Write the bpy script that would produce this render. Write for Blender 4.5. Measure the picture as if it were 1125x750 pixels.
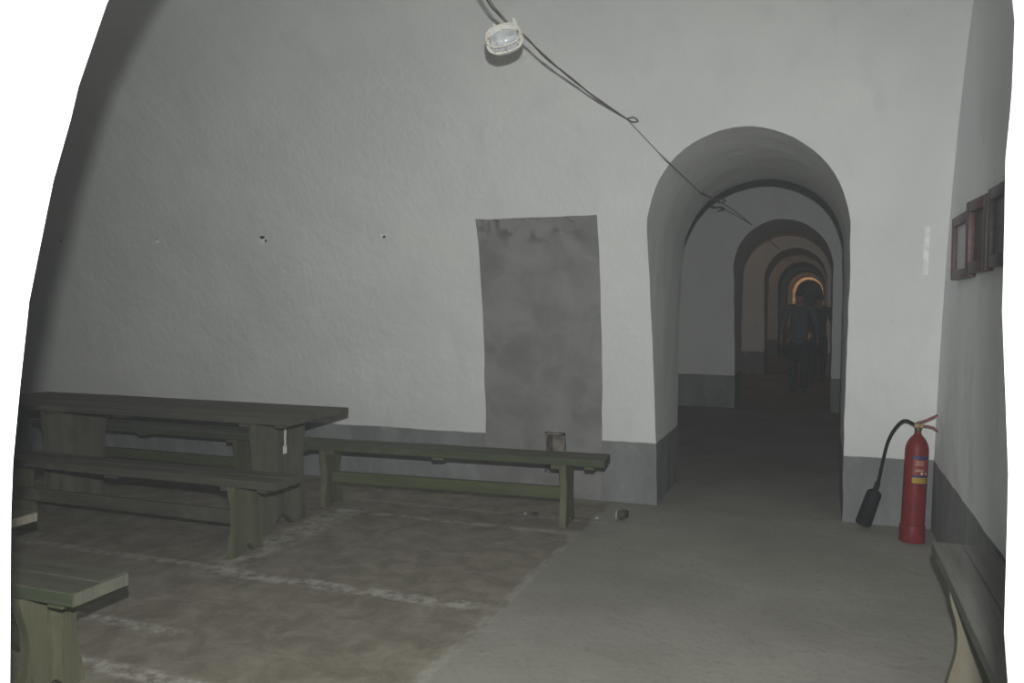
import bpy, bmesh, math, random
from mathutils import Vector, Matrix, noise

random.seed(7)
SC = bpy.context.scene
COL = SC.collection
for o in list(bpy.data.objects):
    bpy.data.objects.remove(o, do_unlink=True)

# ------------------------------------------------------------------ camera
F = 900.0; CX, CY = 562.5, 375.0; EYE = 1.45
_y = Vector((900.0 - CX, -(332.0 - CY), -F)).normalized()          # corridor axis seen in the camera frame
_r = math.radians(1.1)
_u = Vector((math.sin(_r), math.cos(_r), 0)); _u = (_u - _u.dot(_y) * _y).normalized()
_x = _y.cross(_u)
ROT = Matrix((_x, _y, _u))                                          # world = ROT @ camera
cam_d = bpy.data.cameras.new('camera'); cam = bpy.data.objects.new('camera', cam_d); COL.objects.link(cam)
cam_d.sensor_fit = 'HORIZONTAL'; cam_d.sensor_width = 36.0; cam_d.lens = F / 1125.0 * 36.0
cam_d.clip_start = 0.01; cam_d.clip_end = 200
cam.matrix_world = Matrix.Translation((0, 0, EYE)) @ ROT.to_4x4()
SC.camera = cam

# ------------------------------------------------------------------ world, flash, exposure
w = bpy.data.worlds.new('world'); SC.world = w; w.use_nodes = True
w.node_tree.nodes['Background'].inputs[0].default_value = (0.60, 0.68, 0.80, 1)
w.node_tree.nodes['Background'].inputs[1].default_value = 0.02
SC.view_settings.view_transform = 'Standard'; SC.view_settings.look = 'None'
SC.view_settings.gamma = 1.0; SC.view_settings.use_curve_mapping = False
SC.view_settings.exposure = 0.0
# the photographer's flash gun, on top of the camera
fl = bpy.data.lights.new('flash_gun', 'SPOT'); flash = bpy.data.objects.new('flash_gun', fl); COL.objects.link(flash)
fl.energy = 515; fl.color = (0.985, 1.0, 0.985); fl.shadow_soft_size = 0.018
fl.spot_size = math.radians(112); fl.spot_blend = 1.0
_f = cam.matrix_world.to_3x3() @ Vector((0.0, -0.29, -1))
flash.matrix_world = Matrix.Translation((0.02, -0.02, EYE + 0.20)) @ _f.to_track_quat('-Z', 'Y').to_matrix().to_4x4() @ Matrix.Diagonal((1.5, 1.0, 1.0, 1.0))

# ------------------------------------------------------------------ pixel -> point on a known surface
def ray(px, py):
    return ROT @ Vector((px - CX, -(py - CY), -F))
def on(px, py, axis, val):
    d = ray(px, py); o = Vector((0, 0, EYE)); t = (val - o[axis]) / d[axis]
    return o + d * t
FAR = [(-.1, 5.80), (0, 5.79), (.37, 5.755), (.61, 5.70), (1.0, 5.62), (1.35, 5.53), (1.75, 5.40), (2.13, 5.24), (2.36, 5.13), (2.58, 5.0), (2.78, 4.86), (2.96, 4.70), (3.2, 4.42), (3.4, 4.10), (3.55, 3.75), (3.62, 3.33)]
NEAR = [(-.1, .79), (0, .795), (.5, .81), (.9, .825), (1.22, .845), (1.45, .874), (1.63, .917), (1.78, .967), (1.93, 1.03), (2.3, 1.25), (2.6, 1.50), (2.96, 1.95), (3.2, 2.25), (3.4, 2.57), (3.55, 2.92), (3.62, 3.33)]
def prof(tab, z):
    for (a, ya), (b, yb) in zip(tab, tab[1:]):
        if z <= b: return ya + (yb - ya) * (z - a) / (b - a)
    return tab[-1][1]
def surf(px, py):                                                   # point of the far vault wall under a pixel
    d = ray(px, py); o = Vector((0, 0, EYE)); lo, hi = .5 / d.y, 6.0 / d.y
    for _ in range(50):
        m = (lo + hi) / 2; p = o + d * m
        if p.z < 3.6 and p.y < prof(FAR, p.z): lo = m
        else: hi = m
    return o + d * lo

# ------------------------------------------------------------------ materials
def nt(name):
    m = bpy.data.materials.new(name); m.use_nodes = True; t = m.node_tree
    return m, t, t.nodes['Principled BSDF']
class G:
    def __init__(s, t): s.t = t
    def n(s, typ, **kw):
        x = s.t.nodes.new(typ)
        for k, v in kw.items(): setattr(x, k, v)
        return x
    def l(s, a, b): s.t.links.new(a, b)
    def math(s, op, a, b=None, c=None, clamp=False):
        x = s.n('ShaderNodeMath', operation=op, use_clamp=clamp)
        for i, v in enumerate((a, b, c)):
            if v is None: continue
            if isinstance(v, (int, float)): x.inputs[i].default_value = v
            else: s.l(v, x.inputs[i])
        return x.outputs[0]
    def pos(s):
        return s.n('ShaderNodeNewGeometry').outputs['Position']
    def obj(s):
        return s.n('ShaderNodeTexCoord').outputs['Object']
    def xyz(s, v):
        x = s.n('ShaderNodeSeparateXYZ'); s.l(v, x.inputs[0]); return x.outputs
    def noise(s, vec, scale, detail=4, rough=.55, stretch=None, dist=0.0):
        if stretch:
            mp = s.n('ShaderNodeMapping'); mp.inputs['Scale'].default_value = stretch; s.l(vec, mp.inputs[0]); vec = mp.outputs[0]
        x = s.n('ShaderNodeTexNoise'); x.inputs['Scale'].default_value = scale; x.inputs['Detail'].default_value = detail
        x.inputs['Roughness'].default_value = rough; x.inputs['Distortion'].default_value = dist
        s.l(vec, x.inputs['Vector']); return x.outputs['Fac']
    def ramp(s, f, a, b):
        x = s.n('ShaderNodeMapRange', interpolation_type='SMOOTHSTEP')
        x.inputs['From Min'].default_value = a; x.inputs['From Max'].default_value = b; s.l(f, x.inputs['Value']); return x.outputs[0]
    def mix(s, f, a, b):
        x = s.n('ShaderNodeMix', data_type='RGBA')
        if isinstance(f, (int, float)): x.inputs[0].default_value = f
        else: s.l(f, x.inputs[0])
        for i, v in ((6, a), (7, b)):
            if isinstance(v, tuple): x.inputs[i].default_value = (*v, 1)
            else: s.l(v, x.inputs[i])
        return x.outputs[2]
    def bump(s, bsdf, h, strength, dist=.01):
        x = s.n('ShaderNodeBump'); x.inputs['Strength'].default_value = strength; x.inputs['Distance'].default_value = dist
        s.l(h, x.inputs['Height']); s.l(x.outputs[0], bsdf.inputs['Normal'])

def wall_material(name='limewash', c1=(.70, .71, .70), c2=(.765, .775, .755)):
    m, t, b = nt(name); g = G(t); p = g.pos(); X = g.xyz(p)
    n1 = g.noise(p, 1.3, 5); n2 = g.noise(p, 14, 4); n3 = g.noise(p, 5, 5, stretch=(1, 1, .25))
    white = g.mix(g.ramp(n1, .3, .75), c1, c2)
    white = g.mix(g.math('MULTIPLY', g.ramp(n3, .52, .8), .5), white, (.62, .63, .62))
    white = g.mix(g.math('MULTIPLY', g.ramp(n2, .66, .78), .30), white, (.58, .57, .55))
    grey = g.mix(g.ramp(n3, .3, .75), (.200, .208, .206), (.275, .283, .280))
    grey = g.mix(g.math('MULTIPLY', g.ramp(n2, .55, .8), .5), grey, (.34, .345, .34))
    edge = g.math('ADD', X[2], g.math('MULTIPLY', g.math('SUBTRACT', g.noise(p, 5, 3), .5), .022))
    k = g.ramp(edge, .449, .457)
    g.l(g.mix(k, grey, white), b.inputs['Base Color']); b.inputs['Roughness'].default_value = .95
    b.inputs['Specular IOR Level'].default_value = .1
    hb = g.math('ADD', g.math('MULTIPLY', g.noise(p, 2.2, 5), 1.6), g.math('MULTIPLY', g.noise(p, 26, 3, stretch=(1, 1, .4)), .22))
    g.bump(b, hb, .42, .03)
    return m
def patch_material():
    m, t, b = nt('bare_cement'); g = G(t); p = g.pos(); X = g.xyz(p)
    n = g.noise(p, 3.2, 6, dist=.4); n2 = g.noise(p, 9, 5)
    c = g.mix(g.ramp(n, .3, .7), (.20, .20, .196), (.285, .283, .275))
    st = g.math('MULTIPLY', g.ramp(n2, .47, .62), g.math('MULTIPLY', g.ramp(X[2], 1.80, 1.93), g.ramp(g.noise(p, 4.0, 2), .42, .55)))
    c = g.mix(g.math('MULTIPLY', st, .75), c, (.10, .10, .10))
    g.l(c, b.inputs['Base Color']); b.inputs['Roughness'].default_value = .95; b.inputs['Specular IOR Level'].default_value = .1
    g.bump(b, n2, .4, .01); return m
def floor_material():
    m, t, b = nt('worn_concrete'); g = G(t); p = g.pos(); X = g.xyz(p)
    wob = g.math('MULTIPLY', g.math('SUBTRACT', g.noise(p, 3.0, 4), .5), .16)
    n1 = g.noise(p, 1.1, 6, .6); n2 = g.noise(p, 6, 6, .65, dist=.5); n3 = g.noise(p, 30, 4)
    path = g.mix(g.ramp(n1, .3, .7), (.240, .229, .200), (.305, .293, .258))
    slab = g.mix(g.ramp(n2, .3, .72), (.175, .155, .122), (.275, .252, .205))
    side = g.ramp(g.math('ADD', X[0], wob), -1.42, -1.36)
    room = g.ramp(X[1], 5.6, 5.8)
    c = g.mix(g.math('MAXIMUM', side, room), slab, path)
    c = g.mix(g.math('MULTIPLY', g.ramp(n3, .55, .75), .35), c, (.12, .115, .105))
    c = g.mix(g.math('MULTIPLY', g.ramp(n2, .62, .78), .30), c, (.33, .32, .29))
    ragged = g.ramp(g.noise(p, 11, 5, .7), .40, .60)
    def strip(axis, v, wd, other, lo, hi, amt):
        d = g.math('ABSOLUTE', g.math('SUBTRACT', g.math('ADD', X[axis], g.math('MULTIPLY', wob, .35)), v))
        k = g.math('SUBTRACT', 1.0, g.ramp(d, wd * .4, wd))
        k = g.math('MULTIPLY', k, g.math('MULTIPLY', g.ramp(X[other], lo - .1, lo + .1), g.math('SUBTRACT', 1.0, g.ramp(X[other], hi - .1, hi + .1))))
        return g.math('MULTIPLY', g.math('MULTIPLY', k, ragged), amt)
    for a in ((1, 3.53, .075, 0, -3.1, -1.5, .80), (1, 3.56, .05, 0, -5.5, -3.1, .55), (1, 4.88, .05, 0, -3.4, -1.4, .6), (0, -1.40, .04, 1, 2.6, 4.9, .35),
              (0, -3.05, .17, 1, 3.45, 4.95, .65), (1, 2.79, .05, 0, -3.4, -2.6, .75), (1, 2.42, .07, 0, -3.2, -1.9, .8), (1, 5.2, .04, 0, -3.2, -1.3, .35)):
        c = g.mix(strip(*a), c, (.46, .445, .40))
    g.l(c, b.inputs['Base Color']); b.inputs['Roughness'].default_value = .9; b.inputs['Specular IOR Level'].default_value = .15
    g.bump(b, g.math('ADD', n2, g.math('MULTIPLY', n3, .4)), .55, .012)
    return m
def wood_material(name, worn, worn2, paint, paint2, scale=1.0):
    m, t, b = nt(name); g = G(t); p = g.obj()
    gr = g.noise(p, 9 * scale, 5, .6, stretch=(.10, 1, 1)); n = g.noise(p, 3.5, 4); fine = g.noise(p, 60, 3, .6, stretch=(.06, 1, 1))
    a = g.mix(g.ramp(gr, .3, .7), worn, worn2); c = g.mix(g.ramp(gr, .32, .72), paint, paint2)
    nz = g.xyz(g.n('ShaderNodeNewGeometry').outputs['True Normal'])[2]
    k = g.math('MAXIMUM', g.math('MULTIPLY', g.ramp(nz, .5, .9), .75), g.math('MULTIPLY', g.ramp(n, .5, .66), .7))
    c = g.mix(k, c, a)
    c = g.mix(g.math('MULTIPLY', g.ramp(fine, .56, .72), .45), c, tuple(v * .45 for v in worn))
    g.l(c, b.inputs['Base Color']); b.inputs['Roughness'].default_value = .8; b.inputs['Specular IOR Level'].default_value = .25
    g.bump(b, g.math('ADD', gr, fine), .35, .006); return m
def leg_wood(name, c1, c2):
    m, t, b = nt(name); g = G(t); p = g.obj()
    gr = g.noise(p, 10, 5, .6, stretch=(1, 1, .10)); n = g.noise(p, 5, 4); fine = g.noise(p, 60, 3, .6, stretch=(1, 1, .06))
    c = g.mix(g.ramp(gr, .3, .7), c1, c2); c = g.mix(g.math('MULTIPLY', g.ramp(n, .5, .75), .4), c, tuple(v * .62 for v in c1))
    c = g.mix(g.math('MULTIPLY', g.ramp(fine, .58, .74), .5), c, tuple(v * .4 for v in c1))
    g.l(c, b.inputs['Base Color']); b.inputs['Roughness'].default_value = .85; b.inputs['Specular IOR Level'].default_value = .2
    g.bump(b, g.math('ADD', gr, fine), .35, .006); return m
def plain(name, col, rough=.6, metal=0.0, spec=.4, mottled=.12, scale=30, bump=.1):
    m, t, b = nt(name); g = G(t); p = g.obj(); n = g.noise(p, scale, 4)
    g.l(g.mix(g.ramp(n, .3, .7), tuple(v * (1 - mottled) for v in col), tuple(min(1, v * (1 + mottled)) for v in col)), b.inputs['Base Color'])
    b.inputs['Roughness'].default_value = rough; b.inputs['Metallic'].default_value = metal; b.inputs['Specular IOR Level'].default_value = spec
    if bump: g.bump(b, n, bump, .003)
    return m
M = dict(
    wall=wall_material(), wallr=wall_material('lightened_limewash', (.79, .81, .82), (.84, .86, .865)), patch=patch_material(), floor=floor_material(),  # wallr: limewash lightened to make up for light missing on the right wall
    top=wood_material('weathered_table_wood', (.095, .085, .068), (.150, .138, .112), (.062, .062, .046), (.095, .095, .072)),
    seat=wood_material('weathered_green_seat', (.088, .085, .066), (.135, .132, .102), (.050, .064, .036), (.085, .098, .060)),
    green=wood_material('green_painted_rail', (.070, .078, .045), (.105, .112, .068), (.068, .080, .038), (.105, .115, .060)),
    leg=leg_wood('olive_leg_wood', (.085, .086, .052), (.135, .132, .084)),
    tleg=leg_wood('brown_leg_wood', (.082, .080, .060), (.130, .125, .098)),
    gseat=wood_material('grey_seat_wood', (.135, .135, .122), (.200, .200, .182), (.100, .105, .090), (.150, .155, .130)),
    gleg=leg_wood('tan_leg_wood', (.145, .135, .098), (.205, .190, .142)),
    oliveend=leg_wood('olive_end_grain', (.095, .097, .072), (.135, .135, .105)), endgrain=leg_wood('pale_end_grain', (.20, .185, .145), (.28, .26, .21)),
    drip=plain('white_paint', (.72, .72, .70), .7),
    red=plain('red_enamel', (.185, .016, .019), .45, spec=.22, mottled=.15, scale=12, bump=.05),
    dred=plain('dull_red_lever', (.20, .024, .026), .5),
    labelred=plain('label_red', (.24, .035, .03), .5), blue=plain('label_blue', (.025, .04, .13), .5), yellow=plain('label_yellow', (.42, .30, .03), .5),
    cream=plain('label_cream', (.62, .52, .40), .5), brass=plain('dull_brass', (.16, .12, .07), .45, .8),
    rubber=plain('black_rubber', (.010, .010, .011), .7, spec=.15), horn=plain('black_horn_plastic', (.011, .0115, .013), .65, spec=.15),
    lampwhite=plain('white_lamp_enamel', (.80, .79, .74), .5), guard=plain('cream_guard_wire', (.74, .72, .64), .5),
    cable=plain('dark_cable', (.095, .082, .066), .7), wire=plain('bare_aluminium_wire', (.22, .20, .17), .6),
    frame=plain('red_brown_frame', (.070, .028, .025), .5, spec=.4, mottled=.3), framed=plain('dark_brown_frame', (.040, .025, .027), .5, spec=.4, mottled=.3),
    paper=plain('grey_backing_board', (.55, .56, .57), .8), darkpaper=plain('brown_backing_board', (.060, .034, .030), .5, spec=.3),
    bluepaper=plain('slate_backing_board', (.11, .115, .14), .5, spec=.3),
    recess=plain('recess_mortar', (.21, .185, .165), .95, mottled=.35, scale=18, bump=.4), strip=plain('white_paper_strip', (.88, .88, .88), .8), rust=plain('rusty_pipe', (.055, .048, .042), .8, mottled=.4), rubble=plain('plaster_rubble', (.34, .33, .31), .9),
    skin=plain('skin', (.26, .16, .12), .6), hair=plain('dark_hair', (.03, .026, .024), .7), shirt=plain('blue_grey_shirt', (.10, .12, .135), .9),
    trousers=plain('dark_trousers', (.035, .038, .045), .9), shoe=plain('black_shoes', (.02, .02, .02), .6), jacket=plain('dark_jacket', (.050, .052, .058), .9), bag=plain('black_bag', (.02, .021, .024), .8),
)
def glass_material():
    m, t, b = nt('lamp_glass'); b.inputs['Base Color'].default_value = (.86, .90, .96, 1); b.inputs['Roughness'].default_value = .12
    g = G(t); tr = g.n('ShaderNodeBsdfTransparent'); tr.inputs[0].default_value = (.85, .87, .90, 1)
    mx = g.n('ShaderNodeMixShader'); mx.inputs[0].default_value = .32
    g.l(tr.outputs[0], mx.inputs[1]); g.l(b.outputs[0], mx.inputs[2]); g.l(mx.outputs[0], t.nodes['Material Output'].inputs[0]); return m
M['glass'] = glass_material()
def glow(name, col, s):
    m, t, b = nt(name); b.inputs['Base Color'].default_value = (.9, .85, .75, 1)
    b.inputs['Emission Color'].default_value = (*col, 1); b.inputs['Emission Strength'].default_value = s; return m
M['bulb'] = plain('pearl_bulb', (.85, .85, .82), .3); M['warmbulb'] = glow('lit_bulb', (1, .48, .18), 14)

# ------------------------------------------------------------------ mesh helpers
def empty(name, loc=(0, 0, 0), rz=0.0, parent=None):
    o = bpy.data.objects.new(name, None); COL.objects.link(o); o.empty_display_size = .1
    o.location = loc; o.rotation_euler = (0, 0, rz); o.parent = parent; return o
def tag(o, label=None, cat=None, group=None, kind=None):
    if label: o['label'] = label
    if cat: o['category'] = cat
    if group: o['group'] = group
    if kind: o['kind'] = kind
    return o
def mesh_obj(name, me, mat, parent=None, sharp=35):
    if mat is not None and not me.materials: me.materials.append(mat)
    if sharp:
        for p in me.polygons: p.use_smooth = True
        me.set_sharp_from_angle(angle=math.radians(sharp))
    o = bpy.data.objects.new(name, me); COL.objects.link(o); o.parent = parent; return o
def from_bm(name, bm, mat, parent=None, sharp=35):
    bmesh.ops.recalc_face_normals(bm, faces=bm.faces)
    me = bpy.data.meshes.new(name); bm.to_mesh(me); bm.free(); return mesh_obj(name, me, mat, parent, sharp)
def box(bm, x0, x1, y0, y1, z0, z1):
    v = [bm.verts.new(p) for p in ((x0, y0, z0), (x1, y0, z0), (x1, y1, z0), (x0, y1, z0), (x0, y0, z1), (x1, y0, z1), (x1, y1, z1), (x0, y1, z1))]
    for f in ((0, 3, 2, 1), (4, 5, 6, 7), (0, 1, 5, 4), (1, 2, 6, 5), (2, 3, 7, 6), (3, 0, 4, 7)): bm.faces.new([v[i] for i in f])
    return v
def bevel_all(bm, w, seg=2):
    bmesh.ops.bevel(bm, geom=list(bm.edges), offset=w, segments=seg, profile=.5, affect='EDGES', clamp_overlap=True)
def plank(name, x0, x1, y0, y1, z0, z1, mat, parent, cuts=14, wob=.004, bev=.004, seed=0):
    """a board along X with slightly uneven edges and worn arrises"""
    bm = bmesh.new(); secs = []
    for i in range(cuts + 1):
        x = x0 + (x1 - x0) * i / cuts
        a = noise.noise(Vector((x * 2.1 + seed * 9.7, .3, 0))) * wob; c = noise.noise(Vector((x * 2.1 + seed * 9.7, 7.3, 0))) * wob
        d = noise.noise(Vector((x * 1.3 + seed * 5.1, 3.3, 2))) * wob * .6
        ya, yb, za, zb = y0 + a, y1 + c, z0 + d, z1 + d
        secs.append([bm.verts.new((x, yy, zz)) for yy, zz in ((ya + bev, za), (yb - bev, za), (yb, za + bev), (yb, zb - bev), (yb - bev, zb), (ya + bev, zb), (ya, zb - bev), (ya, za + bev))])
    for s, q in zip(secs, secs[1:]):
        for k in range(8): bm.faces.new((s[k], s[(k + 1) % 8], q[(k + 1) % 8], q[k]))
    bm.faces.new(secs[0]); bm.faces.new(secs[-1])
    return from_bm(name, bm, mat, parent)
def prism(bm, pts, axis, a, b):
    """extrude a 2D outline along axis between a and b"""
    def mk(p, t):
        return {0: (t, p[0], p[1]), 1: (p[0], t, p[1]), 2: (p[0], p[1], t)}[axis]
    A = [bm.verts.new(mk(p, a)) for p in pts]; B = [bm.verts.new(mk(p, b)) for p in pts]; n = len(pts)
    bm.faces.new(A); bm.faces.new(B)
    for i in range(n): bm.faces.new((A[i], A[(i + 1) % n], B[(i + 1) % n], B[i]))
def tube(bm, pts, r, seg=8, closed=False, radii=None):
    pts = [Vector(p) for p in pts]; rings = []; n = len(pts); up = None
    for i, p in enumerate(pts):
        d = (pts[(i + 1) % n] - pts[i - 1]) if closed else (pts[min(i + 1, n - 1)] - pts[max(i - 1, 0)])
        d.normalize()
        if up is None: up = d.orthogonal()
        up = (up - up.dot(d) * d).normalized(); s = d.cross(up); rr = radii[i] if radii else r
        rings.append([bm.verts.new(p + (up * math.cos(2 * math.pi * k / seg) + s * math.sin(2 * math.pi * k / seg)) * rr) for k in range(seg)])
    pairs = list(zip(rings, rings[1:])) + ([(rings[-1], rings[0])] if closed else [])
    for a, b in pairs:
        if closed and a is rings[-1]:
            off = min(range(seg), key=lambda o: (a[0].co - b[o].co).length)
            b = b[off:] + b[:off]
        for k in range(seg): bm.faces.new((a[k], a[(k + 1) % seg], b[(k + 1) % seg], b[k]))
    if not closed: bm.faces.new(rings[0]); bm.faces.new(rings[-1])
def smooth(pts, n=8):
    """Catmull-Rom through the points"""
    P = [Vector(p) for p in pts]; P = [P[0] * 2 - P[1]] + P + [P[-1] * 2 - P[-2]]; out = []
    for i in range(1, len(P) - 2):
        for k in range(n):
            t = k / n
            out.append(.5 * ((2 * P[i]) + (P[i + 1] - P[i - 1]) * t + (2 * P[i - 1] - 5 * P[i] + 4 * P[i + 1] - P[i + 2]) * t * t + (3 * P[i] - P[i - 1] - 3 * P[i + 1] + P[i + 2]) * t ** 3))
    return out + [P[-2]]
def lathe(bm, prof_, seg=32, center=(0, 0, 0)):
    c = Vector(center); rings = []
    for r, z in prof_:
        if r < 1e-5: rings.append([bm.verts.new(c + Vector((0, 0, z)))]); continue
        rings.append([bm.verts.new(c + Vector((r * math.cos(2 * math.pi * k / seg), r * math.sin(2 * math.pi * k / seg), z))) for k in range(seg)])
    for a, b in zip(rings, rings[1:]):
        for k in range(seg):
            j = (k + 1) % seg
            if len(a) == 1 and len(b) > 1: bm.faces.new((a[0], b[k], b[j]))
            elif len(b) == 1 and len(a) > 1: bm.faces.new((a[k], a[j], b[0]))
            elif len(a) > 1: bm.faces.new((a[k], a[j], b[j], b[k]))
def boolean(o, cutters):
    for c in cutters:
        md = o.modifiers.new('cut', 'BOOLEAN'); md.operation = 'DIFFERENCE'; md.solver = 'EXACT'; md.object = c
    bpy.context.view_layer.update()
    me = bpy.data.meshes.new_from_object(o.evaluated_get(bpy.context.evaluated_depsgraph_get()))
    o.modifiers.clear(); old = o.data; o.data = me; bpy.data.meshes.remove(old)
    for c in cutters:
        d = c.data; bpy.data.objects.remove(c); bpy.data.meshes.remove(d)
    for p in me.polygons: p.use_smooth = True
    me.set_sharp_from_angle(angle=math.radians(32))
    return o

# ------------------------------------------------------------------ the casemates
XR = .695; XLEFT = -9.0; PER = 5.76; JL, JR, SPR = -1.062, .170, 1.87
AC, AR = (JL + JR) / 2, (JR - JL) / 2
def arch_outline(seed, jl=JL, jr=JR, spring=SPR, rise=AR, amp=.008):
    pts = []; c, r = (jl + jr) / 2, (jr - jl) / 2
    for i in range(33):
        z = -.3 + (spring + .3) * i / 32; pts.append([jr, z])
    for i in range(1, 32):
        a = math.pi * i / 32; pts.append([c + r * math.cos(a), spring + rise * math.sin(a)])
    for i in range(17):
        z = spring - (spring + .3) * i / 16; pts.append([jl, z])
    return [(p[0] + amp * noise.noise(Vector((p[0] * 3, p[1] * 5.0, seed * 3.7))) + .4 * amp * noise.noise(Vector((p[0] * 9, p[1] * 17.0, seed * 3.7))),
             p[1] + amp * noise.noise(Vector((p[0] * 5, p[1] * 3.0, seed * 1.9 + 50)))) for p in pts]
def cutter(pts, y0, y1):
    bm = bmesh.new(); prism(bm, pts, 1, y0, y1); return from_bm('cutter', bm, None, sharp=0)
def pier_mesh(front, back, nx, amp):
    """solid between two vaults: cross-section in Y-Z swept along X, with uneven plaster"""
    bm = bmesh.new(); fr = []
    for (za, ya), (zb, yb) in zip(front, front[1:]):
        n = max(1, round((zb - za) / .13)) if amp else 1
        fr += [(za + (zb - za) * k / n, ya + (yb - ya) * k / n) for k in range(n)]
    fr.append(front[-1]); sect = [(y, z, 1) for z, y in fr] + [(fr[-1][1], 4.0, 0)]
    sect += [(back[-1][1], 4.0, 0)] + [(y, z, 1) for z, y in reversed(back)]
    rows = []
    for i in range(nx + 1):
        x = XLEFT - .1 + (XR + .05 - XLEFT + .1) * i / nx; row = []
        for j, (y, z, k) in enumerate(sect):
            d = amp * (noise.noise(Vector((x * .9, z * 1.3, y * .3))) + .5 * noise.noise(Vector((x * 2.7, z * 3.1, y)))) if k and j < len(fr) else 0
            row.append(bm.verts.new((x, y + d, z)))
        rows.append(row)
    n = len(sect)
    for a, b in zip(rows, rows[1:]):
        for k in range(n): bm.faces.new((a[k], a[(k + 1) % n], b[(k + 1) % n], b[k]))
    bm.faces.new(rows[0]); bm.faces.new(rows[-1]); return bm
BACK = [(z, y + 5.87) for z, y in NEAR]                             # rear face of the far wall = near face of the next casemate
def pier(name, amp, nx):
    return from_bm(name, pier_mesh(FAR, BACK, nx, amp), M['wall'])

# near wall that the camera looks through
near = from_bm('wall_near', pier_mesh(NEAR, [(-.1, -.10), (3.62, -.10)], 60, .006), M['wall'])
def jamb(z):                                                        # the right jamb of the near arch bellies in a little at eye height
    T = [(0, .168), (1.14, .166), (1.34, .162), (1.47, .155), (1.56, .159), (1.63, .166), (1.72, .174), (2.0, .19)]
    for (a, u), (b, v) in zip(T, T[1:]):
        if z <= b: return u + (v - u) * max(0, z - a) / (b - a)
    return .19
ol = [((x + jamb(z) - .19) if x > .1 and z < 2.0 else x, z) for x, z in arch_outline(11, -1.08, .19, 2.02, .62, .010)]
boolean(near, [cutter(ol, -1.0, 3.0)]); tag(near, kind='structure')

# far wall with the archway, the small square recess and the chipped holes
far = pier('wall_back', .006, 110)
cuts = [cutter(arch_outline(3), 3.6, 8.0)]
h0, h1 = surf(599.5, 474), surf(623, 518)
bm = bmesh.new(); box(bm, h0.x, h1.x, 5.45, 5.90, h1.z, h0.z); cuts.append(from_bm('cutter', bm, None, sharp=0))
for i, (px, py, r) in enumerate(((172, 264, .022), (289, 263, .035), (420.7, 258, .028), (66, 265, .022))):
    c = surf(px, py); bm = bmesh.new(); bmesh.ops.create_icosphere(bm, subdivisions=2, radius=r)
    for v in bm.verts: v.co = v.co * (1 + .35 * noise.noise(v.co * 40 + Vector((i * 5, 0, 0)))) + c + Vector((0, .008, 0))
    cuts.append(from_bm('cutter', bm, None, sharp=0))
boolean(far, cuts); tag(far, kind='structure')

# bare cement infill of a former doorway: a thin coat over the wall, following its lean
def coat(name, left, right, z0, z1, mat, parent, proud=.004, nx=10, nz=24):
    bm = bmesh.new(); front = []; rear = []
    for j in range(nz + 1):
        z = z0 + (z1 - z0) * j / nz; t = j / nz; a = left[0] + (left[1] - left[0]) * t; b = right[0] + (right[1] - right[0]) * t
        a += .008 * noise.noise(Vector((1, z * 4, 2))); b += .008 * noise.noise(Vector((5, z * 4, 2))); R1, R2 = [], []
        for i in range(nx + 1):
            x = a + (b - a) * i / nx; zz = z + (.010 * noise.noise(Vector((x * 5, 3, 3))) if j == nz else 0); y = prof(FAR, zz)
            d = .006 * (noise.noise(Vector((x * .9, zz * 1.3, y * .3))) + .5 * noise.noise(Vector((x * 2.7, zz * 3.1, y))))
            R1.append(bm.verts.new((x, y + d - proud - .002, zz))); R2.append(bm.verts.new((x, y + d + .02, zz)))
        front.append(R1); rear.append(R2)
    for j in range(nz):
        for i in range(nx):
            bm.faces.new((front[j][i], front[j][i + 1], front[j + 1][i + 1], front[j + 1][i])); bm.faces.new((rear[j][i], rear[j + 1][i], rear[j + 1][i + 1], rear[j][i + 1]))
        bm.faces.new((front[j][0], front[j + 1][0], rear[j + 1][0], rear[j][0])); bm.faces.new((front[j][nx], rear[j][nx], rear[j + 1][nx], front[j + 1][nx]))
    for i in range(nx):
        bm.faces.new((front[0][i], rear[0][i], rear[0][i + 1], front[0][i + 1])); bm.faces.new((front[nz][i], front[nz][i + 1], rear[nz][i + 1], rear[nz][i]))
    return from_bm(name, bm, mat, parent)
pTL, pTR, pBL, pBR = surf(522.5, 239.6), surf(656, 238), surf(530, 476), surf(659, 486)
pc = coat('cement_patch', (pBL.x, pTL.x), (pBR.x, pTR.x), .0, (pTL.z + pTR.z) / 2, M['patch'], far)
bm = bmesh.new(); box(bm, h0.x, h1.x, 5.45, 5.90, h1.z, h0.z); boolean(pc, [from_bm('cutter', bm, None, sharp=0)])
tag(pc, 'bare grey cement infill of a former doorway')
bm = bmesh.new(); e0 = .003; za, zb, xa, xb = h1.z + e0, h0.z - e0, h0.x + e0, h1.x - e0     # rough lining of the recess: four sides and a back
box(bm, xa, xb, 5.86, 5.875, za, zb)
for q in ((xa, xa + .012, za, zb), (xb - .012, xb, za, zb), (xa, xb, zb - .012, zb), (xa, xb, za, za + .012)): box(bm, q[0], q[1], 5.70, 5.87, q[2], q[3])
tag(from_bm('recess_lining', bm, M['recess'], far), 'rough brown lining of the small square wall recess')
for i, (px, py, rr) in enumerate(((171, 262, .010), (287, 260, .017), (292, 264, .013), (421, 260, .011), (66, 264, .010))):
    c = surf(px, py); bm = bmesh.new(); bmesh.ops.create_icosphere(bm, subdivisions=2, radius=rr)
    for v in bm.verts: v.co = v.co * (1 + .5 * noise.noise(v.co * 60 + c)) + c + Vector((0, .012, 0))
    from_bm('hole_shade_lump', bm, M['rust'], far)  # added dark lumps standing in for shade inside the chipped holes

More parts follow.
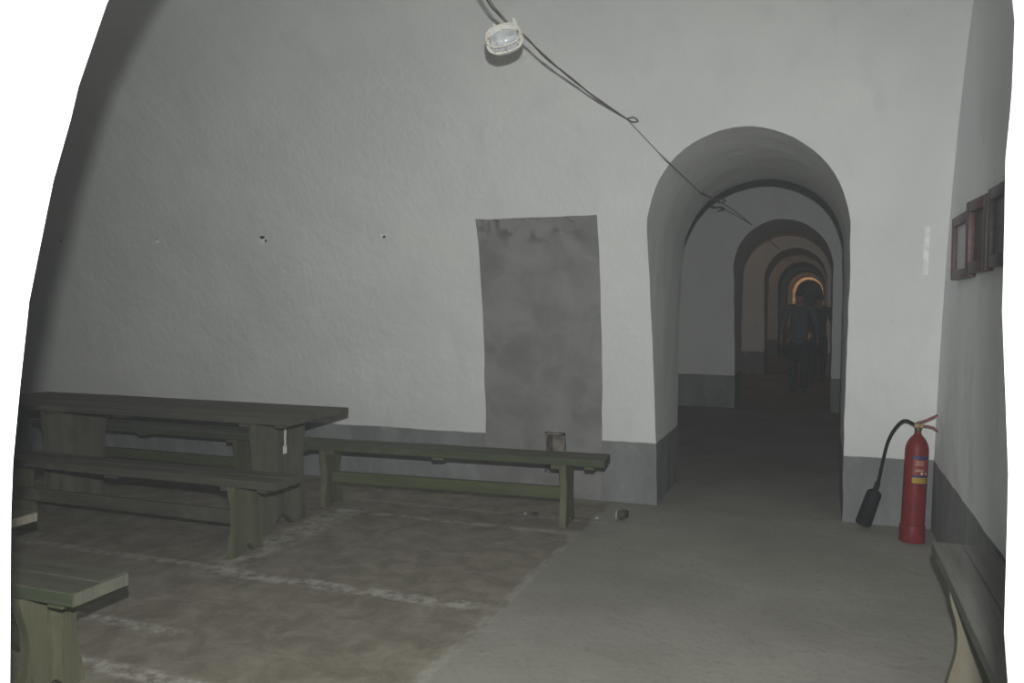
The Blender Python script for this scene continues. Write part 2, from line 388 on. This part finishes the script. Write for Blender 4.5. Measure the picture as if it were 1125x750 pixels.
# the casemates beyond, one wall after another
for i in range(1, 8):
    o = pier('wall_corridor_%d' % i, 0, 1) if i < 3 else None
    if i < 3:
        boolean(o, [cutter(arch_outline(20 + i, JL + (0, 0, .04)[i], JR - (0, .01, .03)[i]), 3.6, 8.0)]); last = o
    else:
        o = last.copy(); COL.objects.link(o); o.name = 'wall_corridor_%d' % i
    o.location.y = PER * i; tag(o, kind='structure')
YEND = 5.79 + PER * 8
def slab(name, x0, x1, y0, y1, z0, z1, mat):
    bm = bmesh.new(); box(bm, x0, x1, y0, y1, z0, z1); return tag(from_bm(name, bm, mat, sharp=0), kind='structure')
slab('floor', XLEFT - .2, XR + .2, -3.0, YEND + .2, -.12, 0, M['floor'])
slab('wall_right', XR, XR + .2, -.1, YEND + .2, -.1, 4.0, M['wallr'])
slab('wall_left', XLEFT - .2, XLEFT, -.1, YEND + .2, -.1, 4.0, M['wall'])
slab('wall_end', XLEFT, XR, YEND, YEND + .2, -.1, 4.0, M['wall'])

# ------------------------------------------------------------------ benches and tables
def leg_outline(wt, wm, wb, h, notch_w, notch_h, shoulder=.0):
    R = []
    N = 12
    for i in range(N + 1):
        t = i / N; z = h * (1 - t)
        if t < .5: wd = wm + (wt - wm) * (.5 + .5 * math.cos(min(1, t / .42) * math.pi))
        else: wd = wm + (wb - wm) * (.5 - .5 * math.cos((t - .5) / .5 * math.pi))
        R.append((wd / 2, z))
    R += [(notch_w / 2, 0), (notch_w * .32, notch_h * .62), (notch_w * .12, notch_h * .92), (0, notch_h)]
    return R + [(-a, z) for a, z in reversed(R[:-1])]
def bench(loc, rz, label, L=2.36, W=.25, H=.45, t=.045, over=.30, over2=None, leg=None, mats=None, nplank=2, trestle=(.25, .19, .26), group=None, stretch_z=.20, seed=0, name='wooden_bench', cat='bench', notch=(.10, .06), legt=.045, stretcher=True, pale_end=None):
    """local origin: middle of the bench on the floor, long side along X"""
    seatm, legm, railm = mats or (M['seat'], M['leg'], M['green'])
    e = empty(name, loc, rz); tag(e, label, cat, group)
    pw = W / nplank
    for i in range(nplank):
        g = .0008
        plank('plank', -L / 2 + (0, .006, -.004)[i % 3], L / 2 + (0, -.007, .004)[i % 3], -W / 2 + pw * i + g, -W / 2 + pw * (i + 1) - g, H - t, H + (0, .002, -.001)[i % 3], seatm, e, seed=seed * 7 + i)
    lx = L / 2 - over; lxs = {1: lx, -1: L / 2 - (over if over2 is None else over2)}
    for s in (-1, 1):
        lx = lxs[s]
        bm = bmesh.new(); prism(bm, leg_outline(*trestle, H - t, *notch), 0, s * lx - legt / 2, s * lx + legt / 2); bevel_all(bm, .003, 1)
        from_bm('leg', bm, legm, e)
        plank('cleat', s * lx - s * .055 - .03, s * lx - s * .055 + .03, -W * .42, W * .42, H - t - .032, H - t - .0005, railm, e, cuts=2, seed=seed + s)
        bx = s * (L / 2 - .10)
        plank('batten', bx - .03, bx + .03, -W * .44, W * .44, H - t - .022, H - t - .0005, railm, e, cuts=2, seed=seed + s + 3)
    plank('batten', -.04, .04, -W * .44, W * .44, H - t - .022, H - t - .0005, railm, e, cuts=2, seed=seed + 9)
    if stretcher:
        plank('stretcher', -lxs[-1] + legt / 2, lxs[1] - legt / 2, -.018, .018, stretch_z - .04, stretch_z + .04, railm, e, seed=seed + 5)
    if pale_end:
        bm = bmesh.new(); box(bm, L / 2 - .002, L / 2 + .004, -W / 2 + .004, W / 2 - .004, H - t + .003, H - .003); tag(from_bm('end_grain', bm, pale_end, e), 'pale sawn end')
    return e
# long table and the benches about it
tb = bench((-4.27, 4.365, 0), 0, 'long weathered plank table with white paint run on its leg', L=2.70, W=.65, H=.75, t=.036, over=.315, over2=.645, nplank=3, trestle=(.52, .47, .52), mats=(M['top'], M['tleg'], M['top']), name='plank_table', cat='table', seed=2, notch=(.22, .09), legt=.05, stretcher=False)
bm = bmesh.new()
dp = [(.0, .705), (.004, .64), (-.002, .58), (.000, .52), (-.008, .475)]
for (ya, za), (yb, zb), wd in zip(dp, dp[1:], (.012, .010, .009, .018)):
    box(bm, 1.0595, 1.0625, (ya + yb) / 2 - wd, (ya + yb) / 2 + wd, zb - .003, za + .003)
o = from_bm('paint_drip', bm, M['drip'], tb); tag(o, 'white paint run'); o.location.y = -.065 + .10
bench((-4.00, 3.85, 0), 0, 'dark plank bench on the near side of the long table', L=2.42, W=.25, seed=3, mats=(M['top'], M['leg'], M['top']), trestle=(.25, .20, .27))
bench((-2.395, 5.055, 0), math.radians(3.2), 'green bench standing against the wall under the cement patch', L=2.28, W=.24, seed=4, over=.27)
bench((-5.05, 5.17, 0), 0, 'bench between the long table and the wall, seen through the table legs', L=2.36, W=.28, seed=5, over=.27)
bench((-3.56, 2.18, 0), 0, 'olive green bench at the lower left corner, nearest the camera', L=2.36, W=.245, seed=6, over=.26, t=.05, trestle=(.26, .20, .27), pale_end=M['oliveend'])
bench((-4.65, 2.70, 0), 0, 'bench at the left edge showing only its pale sawn end', L=2.36, W=.24, seed=8, over=.30, pale_end=M['endgrain'])
bench((.574, 2.60, 0), math.radians(90), 'grey plank bench along the right wall below the picture frames', L=2.38, W=.23, seed=9, over=.45, nplank=2, mats=(M['gseat'], M['gleg'], M['gseat']), trestle=(.22, .16, .23), stretcher=False)

# ------------------------------------------------------------------ fire extinguisher
ex = empty('fire_extinguisher', (.552, 5.46, 0)); tag(ex, 'red fire extinguisher with black hose and horn standing beside the archway', 'extinguisher')
TILT = Matrix.Rotation(math.radians(2.0), 4, 'Y') @ Matrix.Rotation(math.radians(-2.0), 4, 'X')
def ex_part(name, bm, mat, parent=ex, sharp=35):
    bmesh.ops.transform(bm, matrix=TILT, verts=bm.verts); return from_bm(name, bm, mat, parent, sharp)
bm = bmesh.new(); R = .066
lathe(bm, [(0, .012), (R - .004, .012), (R, .016), (R, .555), (R - .002, .575), (R - .008, .598), (R - .018, .619), (R - .031, .637), (R - .043, .650), (.020, .658), (.018, .672), (0, .672)], 40); ex_part('cylinder', bm, M['red'])
bm = bmesh.new(); lathe(bm, [(R - .002, .002), (R + .005, .002), (R + .006, .006), (R + .006, .098), (R + .004, .103), (R - .002, .104)], 40); ex_part('base_skirt', bm, M['red'])
bm = bmesh.new(); lathe(bm, [(0, .668), (.017, .668), (.020, .674), (.020, .690), (.015, .694), (.015, .722), (.011, .728), (0, .728)], 20)
v = box(bm, -.024, .024, -.013, .013, .694, .718); ex_part('valve', bm, M['brass'])
bm = bmesh.new(); prism(bm, [(-.022, .716), (.0, .730), (.035, .745), (.075, .768), (.098, .782), (.104, .777), (.080, .757), (.040, .734), (.005, .716)], 1, -.012, .012); bevel_all(bm, .0025, 1); ex_part('squeeze_lever', bm, M['dred'])
bm = bmesh.new(); prism(bm, [(.012, .712), (.050, .712), (.085, .706), (.102, .692), (.110, .676), (.103, .673), (.094, .688), (.078, .697), (.050, .701), (.012, .700)], 1, -.012, .012); bevel_all(bm, .0025, 1); ex_part('carrying_handle', bm, M['dred'])
# label wrapped on the cylinder (towards the camera and a little to its right)
def wrap(name, a0, a1, z0, z1, off, mat, parent):
    bm = bmesh.new(); n = 14; A, B = [], []
    for i in range(n + 1):
        a = math.radians(a0 + (a1 - a0) * i / n); c, s = math.cos(a), math.sin(a)
        A.append([bm.verts.new((r * c, r * s, z)) for r, z in ((R + off, z0), (R + off, z1), (R - .004, z1), (R - .004, z0))])
    for a, b in zip(A, A[1:]):
        for k in range(4): bm.faces.new((a[k], a[(k + 1) % 4], b[(k + 1) % 4], b[k]))
    bm.faces.new(A[0]); bm.faces.new(A[-1]); return ex_part(name, bm, mat, parent)
lb = wrap('label', -112, -12, .365, .530, .0006, M['labelred'], ex); tag(lb, 'red, blue and yellow instruction label')
wrap('blue_band', -112, -12, .509, .528, .0012, M['blue'], lb); wrap('blue_band', -112, -12, .400, .412, .0012, M['blue'], lb)
wrap('yellow_band', -112, -12, .366, .398, .0012, M['yellow'], lb)
wrap('pictogram', -72, -60, .418, .432, .0012, M['cream'], lb); wrap('pictogram', -48, -36, .455, .468, .0012, M['dred'], lb); wrap('pictogram', -48, -38, .420, .430, .0012, M['cream'], lb)
for i, z in enumerate((.495, .485, .475, .446, .438)):
    wrap('print_line', -100 + 4 * (i % 2), -58, z, z + .0025, .0012, M['cream'], lb)
for z in (.389, .382, .375):
    wrap('print_line', -96, -30, z, z + .0022, .0018, M['brass'], lb)
va = TILT @ Vector((-.012, 0, .706))
org = Vector((.552, 5.46, 0))
hp = [va] + [on(px, py, 1, y) - org for px, py, y in ((994, 462, 5.47), (984, 470, 5.49), (976, 484, 5.52), (971, 502, 5.55), (967, 520, 5.58), (964.5, 532, 5.60))]
bm = bmesh.new(); tube(bm, smooth(hp, 6), .0105, 10); from_bm('hose', bm, M['rubber'], ex)
n0, n1 = on(965, 529, 1, 5.60) - org, on(948.5, 574, 1, 5.66) - org
ax = (n1 - n0); Ln = ax.length; bm = bmesh.new()
lathe(bm, [(0, 0), (.014, 0), (.016, .01), (.017, .055), (.020, .06), (.040, .075), (.045, .085), (.049, Ln - .004), (.049, Ln), (.044, Ln), (.039, .09), (0, .085)], 24)
bmesh.ops.transform(bm, matrix=Matrix.Translation(n0) @ ax.to_track_quat('Z', 'Y').to_matrix().to_4x4(), verts=bm.verts)
from_bm('discharge_horn', bm, M['horn'], ex)

# ------------------------------------------------------------------ picture frames on the right wall
def picture(label, ynear, width, z0, z1, stand, depth, mat, board, swing=0.0, bar=.05):
    """origin at the lower corner nearest the camera; local x runs away along the wall, y off the wall, z up"""
    e = empty('picture_frame', (XR - stand, ynear, z0)); tag(e, label, 'picture frame')
    e.rotation_euler = (0, 0, math.radians(90 + swing)); Hh = z1 - z0
    def bar_(x0, x1, a, b):
        bm = bmesh.new(); box(bm, x0, x1, 0, depth, a, b); bevel_all(bm, .005, 2); return from_bm('frame_bar', bm, mat, e)
    bar_(0, bar, 0, Hh); bar_(width - bar, width, 0, Hh); bar_(bar, width - bar, Hh - bar, Hh); bar_(bar, width - bar, 0, bar)
    bm = bmesh.new(); box(bm, bar - .01, width - bar + .01, .002, .008, bar - .01, Hh - bar + .01); from_bm('backing_board', bm, board, e)
    return e
picture('red-brown picture frame farthest along the right wall, beside the corner', 4.42, .58, 1.57, 1.90, .002, .03, M['frame'], M['paper'])
picture('red-brown picture frame swung off the wall, second from the corner', 3.99, .36, 1.585, 1.915, .004, .035, M['frame'], M['darkpaper'], swing=3.5)
picture('dark brown picture frame third from the corner on the right wall', 3.61, .35, 1.595, 1.925, .002, .03, M['framed'], M['bluepaper'], swing=1)
picture('dark picture frame cut off by the near archway edge', 3.18, .38, 1.595, 1.93, .004, .035, M['framed'], M['darkpaper'], swing=1)

# ------------------------------------------------------------------ lamp hanging from the cable
def oval(a, b, n=40, p=2.6):
    out = []
    for i in range(n):
        t = 2 * math.pi * i / n; c, s = math.cos(t), math.sin(t)
        out.append((a * math.copysign(abs(c) ** (2 / p), c), b * math.copysign(abs(s) ** (2 / p), s)))
    return out
def loft(bm, rings, cap0=True, cap1=True):
    RR = [[bm.verts.new(v) for v in r] for r in rings]; n = len(RR[0])
    for a, b in zip(RR, RR[1:]):
        for k in range(n): bm.faces.new((a[k], a[(k + 1) % n], b[(k + 1) % n], b[k]))
    if cap0: bm.faces.new(RR[0])
    if cap1: bm.faces.new(RR[-1])
def bulkhead_lamp(mw, label, bulb_mat):
    """local: long axis X, up Y, glass faces +Z, back plate at z = 0"""
    e = empty('bulkhead_lamp'); e.matrix_world = mw; tag(e, label, 'lamp')
    A, B = .082, .052
    bm = bmesh.new(); loft(bm, [[(x * s, y * s, z) for x, y in oval(A, B)] for s, z in ((.86, 0), (.97, .006), (1, .018), (1, .040), (.93, .044), (.88, .040), (.84, .016))]); from_bm('housing', bm, M['lampwhite'], e)
    bm = bmesh.new(); loft(bm, [[(x * s, y * s, z) for x, y in oval(A, B)] for s, z in ((.86, .040), (.84, .058), (.76, .078), (.60, .090), (.35, .096))], cap0=False); from_bm('glass_cover', bm, M['glass'], e)
    bm = bmesh.new(); lathe(bm, [(0, -.045), (.012, -.04), (.014, -.012), (.026, .012), (.029, .028), (.024, .044), (.010, .052), (0, .053)], 20)
    bmesh.ops.transform(bm, matrix=Matrix.Translation((.012, 0, .046)) @ Matrix.Rotation(math.radians(-90), 4, 'Y'), verts=bm.verts); from_bm('bulb', bm, bulb_mat, e)
    gd = None
    bm = bmesh.new(); tube(bm, [(x * 1.03, y * 1.04, .046) for x, y in oval(A, B)], .0042, 8, closed=True); gd = from_bm('wire_guard', bm, M['guard'], e)
    bm = bmesh.new(); tube(bm, [(x * .95, y * .93 + .004, .100) for x, y in oval(A, B)], .0042, 8, closed=True); from_bm('guard_ring', bm, M['guard'], gd)
    for x in (-.055, .0, .055):
        k = B * (1 - (abs(x) / A) ** 2.6) ** (1 / 2.6)
        bm = bmesh.new(); tube(bm, smooth([(x, -k * 1.03, .046), (x, -k * .95, .098), (x, 0, .104), (x, k * .95, .098), (x, k * 1.03, .046)], 5), .0028, 6); from_bm('guard_bar', bm, M['guard'], gd)
    for s in (-1, 1):
        bm = bmesh.new(); tube(bm, [(s * A * 1.03, 0, .046), (s * A * .95, 0, .100)], .003, 6); from_bm('guard_bar', bm, M['guard'], gd)
    bm = bmesh.new()                                                # hood that closes the upper side of the housing
    top = [(x, y) for x, y in oval(A, B) if y > .020]
    prism(bm, [(x * 1.02, y * 1.06) for x, y in top], 2, .006, .086); bevel_all(bm, .004, 2); from_bm('hood', bm, M['lampwhite'], e)
    for x in (-.028, .066):
        bm = bmesh.new(); lathe(bm, [(0, 0), (.013, 0), (.013, .018), (.009, .022), (.009, .034), (0, .034)], 14)
        bmesh.ops.transform(bm, matrix=Matrix.Translation((x, B * .98, .042)) @ Matrix.Rotation(math.radians(-90), 4, 'X'), verts=bm.verts); from_bm('cable_gland', bm, M['lampwhite'], e)
    return e
K = .77
LAMP = Vector((0, 0, EYE)) + (surf(554, 44) - Vector((0, 0, EYE))) * K
ca, sa = math.cos(math.radians(15)), math.sin(math.radians(15))
ux = ROT @ Vector((ca, sa, .10)); nz = ROT @ Vector((-.22, -.02, .97)); nz = (nz - ux * nz.dot(ux) / ux.length_squared).normalized(); ux.normalize(); uy = nz.cross(ux)
mw = Matrix((ux, uy, nz)).transposed().to_4x4(); mw.translation = LAMP - nz * .05
bulkhead_lamp(mw, 'white oval caged lamp hanging on the cable in front of the vault', M['bulb'])

# cable: from the near side, past the lamp, to a knot on the far wall, then through the arches
knot = surf(689, 131) - Vector((0, .012, 0)); cab = LAMP + uy * .085 - nz * .03
def at(px, py, dist_to):                                            # point on a pixel's ray at the depth (world Y) given
    return on(px, py, 1, dist_to)
lx = LAMP.y
p_top = at(535, 0, lx - .25)
s1 = [p_top + (p_top - cab) * 5.0, p_top + (p_top - cab) * 2, p_top, at(545, 13, lx - .06), at(557, 25, lx + .0), at(577, 40, lx + .05), at(600, 64, lx + .30), at(628, 86, lx + .68), at(655, 108, lx + .98), knot]
def intrados(px, py):                                               # point just inside the archway's vault under a pixel
    d = ray(px, py) / 900; o = Vector((0, 0, EYE)); t = 4.7 / d.y
    while t * d.y < 6.78:
        p = o + d * t; q = math.hypot(p.x - AC, p.z - SPR) if p.z > SPR else abs(p.x - AC)
        if q > AR - .016: break
        t += .004
    return o + d * t
off = Vector((0, .016, 0)); edge1 = surf(726, 170) - off * 1.5; e_in = intrados(770, 212)
cb = empty('power_cable'); tag(cb, 'thin dark cable strung past the lamp and on through the archways', 'cable')
bm = bmesh.new(); tube(bm, smooth(s1, 6), .0043, 6); from_bm('cable_strand', bm, M['cable'], cb)
s2 = [p + Vector((.006, .004, .005)) * k for p, k in zip(s1[1:], (1, 1.2, 1, .6, -.6, .8, -.7, .6, .2))]
bm = bmesh.new(); tube(bm, smooth(s2, 6), .0034, 6); from_bm('cable_strand', bm, M['wire'], cb)
bm = bmesh.new(); tube(bm, [knot] + [surf(689 + 37 * k, 131 + 39 * k) - off for k in (.25, .5, .75)] + [edge1] + [intrados(728 + 42 * k, 172 + 40 * k) for k in (.1, .3, .5, .7, .9)] + [e_in], .0036, 6); from_bm('cable_strand', bm, M['wire'], cb)
bm = bmesh.new(); tube(bm, smooth([knot, at(696, 129, knot.y - .01), at(701, 133, knot.y - .012), at(695, 134, knot.y - .01), knot], 5), .0042, 6); from_bm('cable_knot', bm, M['cable'], cb)
a2 = on(826, 247, 1, 10.85)
bm = bmesh.new(); tube(bm, smooth([e_in, on(800, 227, 1, 8.4), a2, on(858, 275, 1, 16.9), on(876, 293, 1, 24)], 6), .0045, 6); from_bm('cable_strand', bm, M['cable'], cb)
bm = bmesh.new(); tube(bm, smooth([e_in, on(777, 215, 1, 6.95), on(785, 219, 1, 7.0), on(792, 218, 1, 7.05), on(797, 221, 1, 7.1), on(789, 223, 1, 7.05)], 5), .0065, 6); from_bm('cable_knot', bm, M['cable'], cb)

# ------------------------------------------------------------------ small things
s0, s9 = surf(1019, 249), surf(1015, 302)
bm = bmesh.new(); wd = .014; rows = []
for k in range(9):
    x = s0.x + (s9.x + .005 - s0.x) * k / 8; z = s0.z + (s9.z - s0.z) * k / 8; y = prof(FAR, z) - .009
    rows.append([bm.verts.new((x - wd, y + .02, z)), bm.verts.new((x - wd, y, z)), bm.verts.new((x + wd, y, z)), bm.verts.new((x + wd, y + .02, z))])
for u, v in zip(rows, rows[1:]):
    for k in range(4): bm.faces.new((u[k], u[(k + 1) % 4], v[(k + 1) % 4], v[k]))
bm.faces.new(rows[0]); bm.faces.new(rows[-1])
tag(from_bm('paper_strip', bm, M['strip'], sharp=0), 'narrow white strip stuck on the wall right of the archway', 'strip')
ps = on(677, 571, 2, .0)
bm = bmesh.new(); tube(bm, [(0, 0, 0), (0, 0, .035), (.012, -.006, .055)], .03, 14, radii=[.030, .029, .029])
bmesh.ops.transform(bm, matrix=Matrix.Translation((ps.x + .02, ps.y, .03)) @ Matrix.Rotation(math.radians(62), 4, 'Y'), verts=bm.verts)
o = from_bm('pipe_stub', bm, M['rust']); tag(o, 'short cut-off pipe stub lying on the floor by the wall', 'pipe')
bm = bmesh.new(); tube(bm, [(-.006, 0, 0), (.003, 0, 0)], .034, 14)
bmesh.ops.transform(bm, matrix=Matrix.Translation((ps.x + .008, ps.y, .034)), verts=bm.verts); from_bm('rim', bm, M['rubble'], o)
def crumb(px, py, r, label, mat):
    c = on(px, py, 2, 0); bm = bmesh.new(); bmesh.ops.create_icosphere(bm, subdivisions=2, radius=r)
    for v in bm.verts:
        v.co = v.co * (1 + .5 * noise.noise(v.co * 30 + c)); v.co.z *= .6
    lo = min(v.co.z for v in bm.verts)
    for v in bm.verts: v.co += Vector((c.x, c.y, -lo))
    tag(from_bm('plaster_crumb', bm, mat), label, 'rubble', 'plaster crumbs along the wall')
crumb(588, 566, .022, 'dark crumb of rubble on the floor under the green bench', M['rust'])
crumb(656, 570, .016, 'pale plaster crumb on the floor left of the pipe stub', M['rubble'])
crumb(577, 565, .014, 'pale plaster crumb beside the dark one under the green bench', M['rubble'])

# ------------------------------------------------------------------ people walking away down the corridor
def skinned(name, chains, mat, parent, sub=2):
    """chains: lists of ((x,y,z), radius); the first vertex of the first chain is the root; points repeated between chains are shared"""
    idx = {}; V = []; Rr = []; Ed = []
    for ch in chains:
        prev = None
        for p, r in ch:
            key = tuple(round(c, 4) for c in p)
            if key not in idx: idx[key] = len(V); V.append(p); Rr.append(r)
            if prev is not None and prev != idx[key]: Ed.append((prev, idx[key]))
            prev = idx[key]
    me = bpy.data.meshes.new(name); me.from_pydata(V, Ed, []); o = bpy.data.objects.new(name, me); COL.objects.link(o)
    o.modifiers.new('skin', 'SKIN')
    for i, sv in enumerate(me.skin_vertices[0].data):
        rr = Rr[i]; sv.radius = rr if isinstance(rr, tuple) else (rr, rr); sv.use_root = (i == 0)
    s = o.modifiers.new('sub', 'SUBSURF'); s.levels = sub; s.render_levels = sub
    bpy.context.view_layer.update()
    m2 = bpy.data.meshes.new_from_object(o.evaluated_get(bpy.context.evaluated_depsgraph_get()))
    bpy.data.objects.remove(o); bpy.data.meshes.remove(me); m2.name = name; m2.materials.clear(); m2.materials.append(mat)
    for p in m2.polygons: p.use_smooth = True
    q = bpy.data.objects.new(name, m2); COL.objects.link(q); q.parent = parent; return q
def hand(s, w, d):
    """finger chains from the wrist w, hanging along d"""
    w = Vector(w); d = Vector(d).normalized(); palm = w + d * .07; out = [[(tuple(w), .022), (tuple(palm), (.034, .018))]]
    for k, (off, ln) in enumerate(((-.028, .062), (-.010, .074), (.009, .070), (.027, .056))):
        b = palm + Vector((0, off, 0)) + d * .015; m = b + d * ln * .55 + Vector((-s * .006, 0, 0)); t = b + d * ln + Vector((-s * .020, 0, 0))
        out.append([(tuple(palm), (.034, .018)), (tuple(b), .0095), (tuple(m), .009), (tuple(t), .0075)])
    a = w + d * .028; out.append([(tuple(w), .022), (tuple(a + Vector((0, .030, 0))), .0115), (tuple(a + Vector((-s * .012, .050, 0)) + d * .045), .009)])
    return out
def person(loc, rz, scale, label, top, pants, stride=.16, bag=None, lift=0.0):
    e = empty('person', loc, rz); e.scale = (scale,) * 3; tag(e, label, 'person', 'people walking away down the corridor')
    hips = (0, 0, .94); L = {}
    for s, st in ((-1, stride), (1, -stride)):
        hip = (s * .09, 0, .90); knee = (s * .10, st * .62 + .03, .50); ank = (s * .10, st * 1.15 - (.06 if st < 0 else 0), .095 + (.05 if st < 0 else 0)); toe = (s * .115, ank[1] + .15, ank[2] - .062 - (.02 if st < 0 else 0))
        sh = (s * .185, -.005, 1.43); el = (s * .265, -st * .35 - .02, 1.15); wr = (s * .275, -st * .9 + .03, .91); L[s] = (hip, knee, ank, toe, sh, el, wr)
    # body: legs, trunk, neck, head, arms and hands as one surface
    ch = [[(hips, (.13, .09)), ((0, .005, 1.12), (.125, .085)), ((0, 0, 1.32), (.145, .095)), ((0, -.005, 1.43), (.085, .07)), ((0, .0, 1.51), .050), ((0, .012, 1.575), (.064, .074)), ((0, .018, 1.65), (.074, .092)), ((0, .012, 1.715), (.055, .070))]]
    ch.append([((0, .018, 1.65), (.074, .092)), ((0, .115, 1.632), .016)])
    for s in (-1, 1):
        hip, knee, ank, toe, sh, el, wr = L[s]
        ch.append([(hips, (.13, .09)), (hip, .085), (knee, .055), (ank, .038), (toe, .032)])
        ch.append([((0, -.005, 1.43), (.085, .07)), (sh, .055), (el, .040), (wr, .027)])
        dv = Vector(wr) - Vector(el)
        ch += hand(s, wr, dv)
        ch.append([((0, .018, 1.65), (.074, .092)), ((s * .078, .005, 1.645), .016)])
    skinned('body', ch, M['skin'], e)
    t = [[((0, .0, .80), (.155, .118)), ((0, .0, .92), (.158, .120)), ((0, .005, 1.12), (.150, .108)), ((0, 0, 1.32), (.170, .118)), ((0, -.005, 1.44), (.100, .082)), ((0, 0, 1.475), (.068, .066))]]
    for s in (-1, 1):
        hip, knee, ank, toe, sh, el, wr = L[s]; t.append([((0, -.005, 1.44), (.100, .082)), (sh, .073), (el, .058), (tuple(Vector(el).lerp(Vector(wr), .75)), .044)])
    skinned('shirt', t, top, e)
    t = [[((0, 0, 1.04), (.138, .100)), (hips, (.146, .108))]]
    for s in (-1, 1):
        hip, knee, ank, toe, *_ = L[s]; t.append([(hips, (.146, .108)), (hip, .100), (knee, .074), (ank, .062), ((ank[0], ank[1], ank[2] - .03), .064)])
    skinned('trousers', t, pants, e)
    for s in (-1, 1):
        hip, knee, ank, toe, *_ = L[s]; d = Vector(toe) - Vector(ank)
        skinned('shoe', [[((ank[0], ank[1] - .045, toe[2] + .012), .044), ((ank[0], ank[1] + .03, toe[2] + .012), .046), ((toe[0], toe[1], toe[2] + .006), (.042, .034)), ((toe[0], toe[1] + .045, toe[2] + .002), (.034, .026))]], M['shoe'], e, 2)
    skinned('hair', [[((0, -.030, 1.60), (.070, .058)), ((0, -.018, 1.68), (.083, .088)), ((0, .006, 1.735), (.066, .080))]], M['hair'], e)
    return e, L
P1 = on(877, 433, 2, 0)
person((P1.x, P1.y, .01), math.radians(-3), .95, 'person in a blue-grey shirt and dark trousers walking away down the corridor', M['shirt'], M['trousers'])
e2, L2 = person((.0, 15.6, .01), math.radians(4), .92, 'person in dark clothes carrying a black bag ahead at the right', M['jacket'], M['trousers'], stride=-.15)
bm = bmesh.new(); box(bm, -.06, .06, -.19, .19, 0, .26); bevel_all(bm, .03, 3)
wr = Vector(L2[-1][6]) * .97
bg = from_bm('shoulder_bag', bm, M['bag']); bg.location = (-.325, 15.6 + wr.y * .95, .385); tag(bg, 'black bag hanging from the hand of the person in dark clothes', 'bag')
bm = bmesh.new(); tube(bm, smooth([(0, -.09, .25), (0, -.07, .31), (0, 0, .335), (0, .07, .31), (0, .09, .25)], 6), .010, 8); from_bm('strap', bm, M['bag'], bg)

# ------------------------------------------------------------------ warm lamps burning in the casemates farther on
def far_lamp(x, y, z, energy, label):
    m = Matrix.Translation((x, y, z)) @ Matrix.Rotation(math.radians(180), 4, 'X')
    bulkhead_lamp(m, label, M['warmbulb'])
    l = bpy.data.lights.new('lamp_glow', 'POINT'); l.energy = energy; l.color = (1.0, .52, .24); l.shadow_soft_size = .03
    o = bpy.data.objects.new('lamp_glow', l); COL.objects.link(o); o.location = (x, y, z - .16)
far_lamp(-2.4, 15.1, 3.2, 5, 'lit caged lamp on the vault of the third casemate, off to the left')
far_lamp(-2.2, 20.9, 3.2, 5, 'lit caged lamp on the vault of the fourth casemate')
far_lamp(-2.2, 32.4, 3.2, 9, 'lit caged lamp on the vault of the sixth casemate')
far_lamp(-.6, 38.3, 3.4, 45, 'lit caged lamp on the vault near the far end of the corridor')

# ------------------------------------------------------------------ fine dust hanging in the air
hm = bpy.data.materials.new('dust_haze'); hm.use_nodes = True; t = hm.node_tree; t.nodes.clear()
vs = t.nodes.new('ShaderNodeVolumeScatter'); vs.inputs['Color'].default_value = (.92, .97, 1, 1); vs.inputs['Density'].default_value = .0018; vs.inputs['Anisotropy'].default_value = 0
out = t.nodes.new('ShaderNodeOutputMaterial'); t.links.new(vs.outputs[0], out.inputs['Volume'])
bm = bmesh.new(); box(bm, XLEFT - .05, XR + .05, -.6, YEND + .05, -.05, 3.9)
hz = from_bm('dust_haze', bm, hm, sharp=0); tag(hz, 'fine dust haze filling the dark casemates', 'haze', kind='stuff')
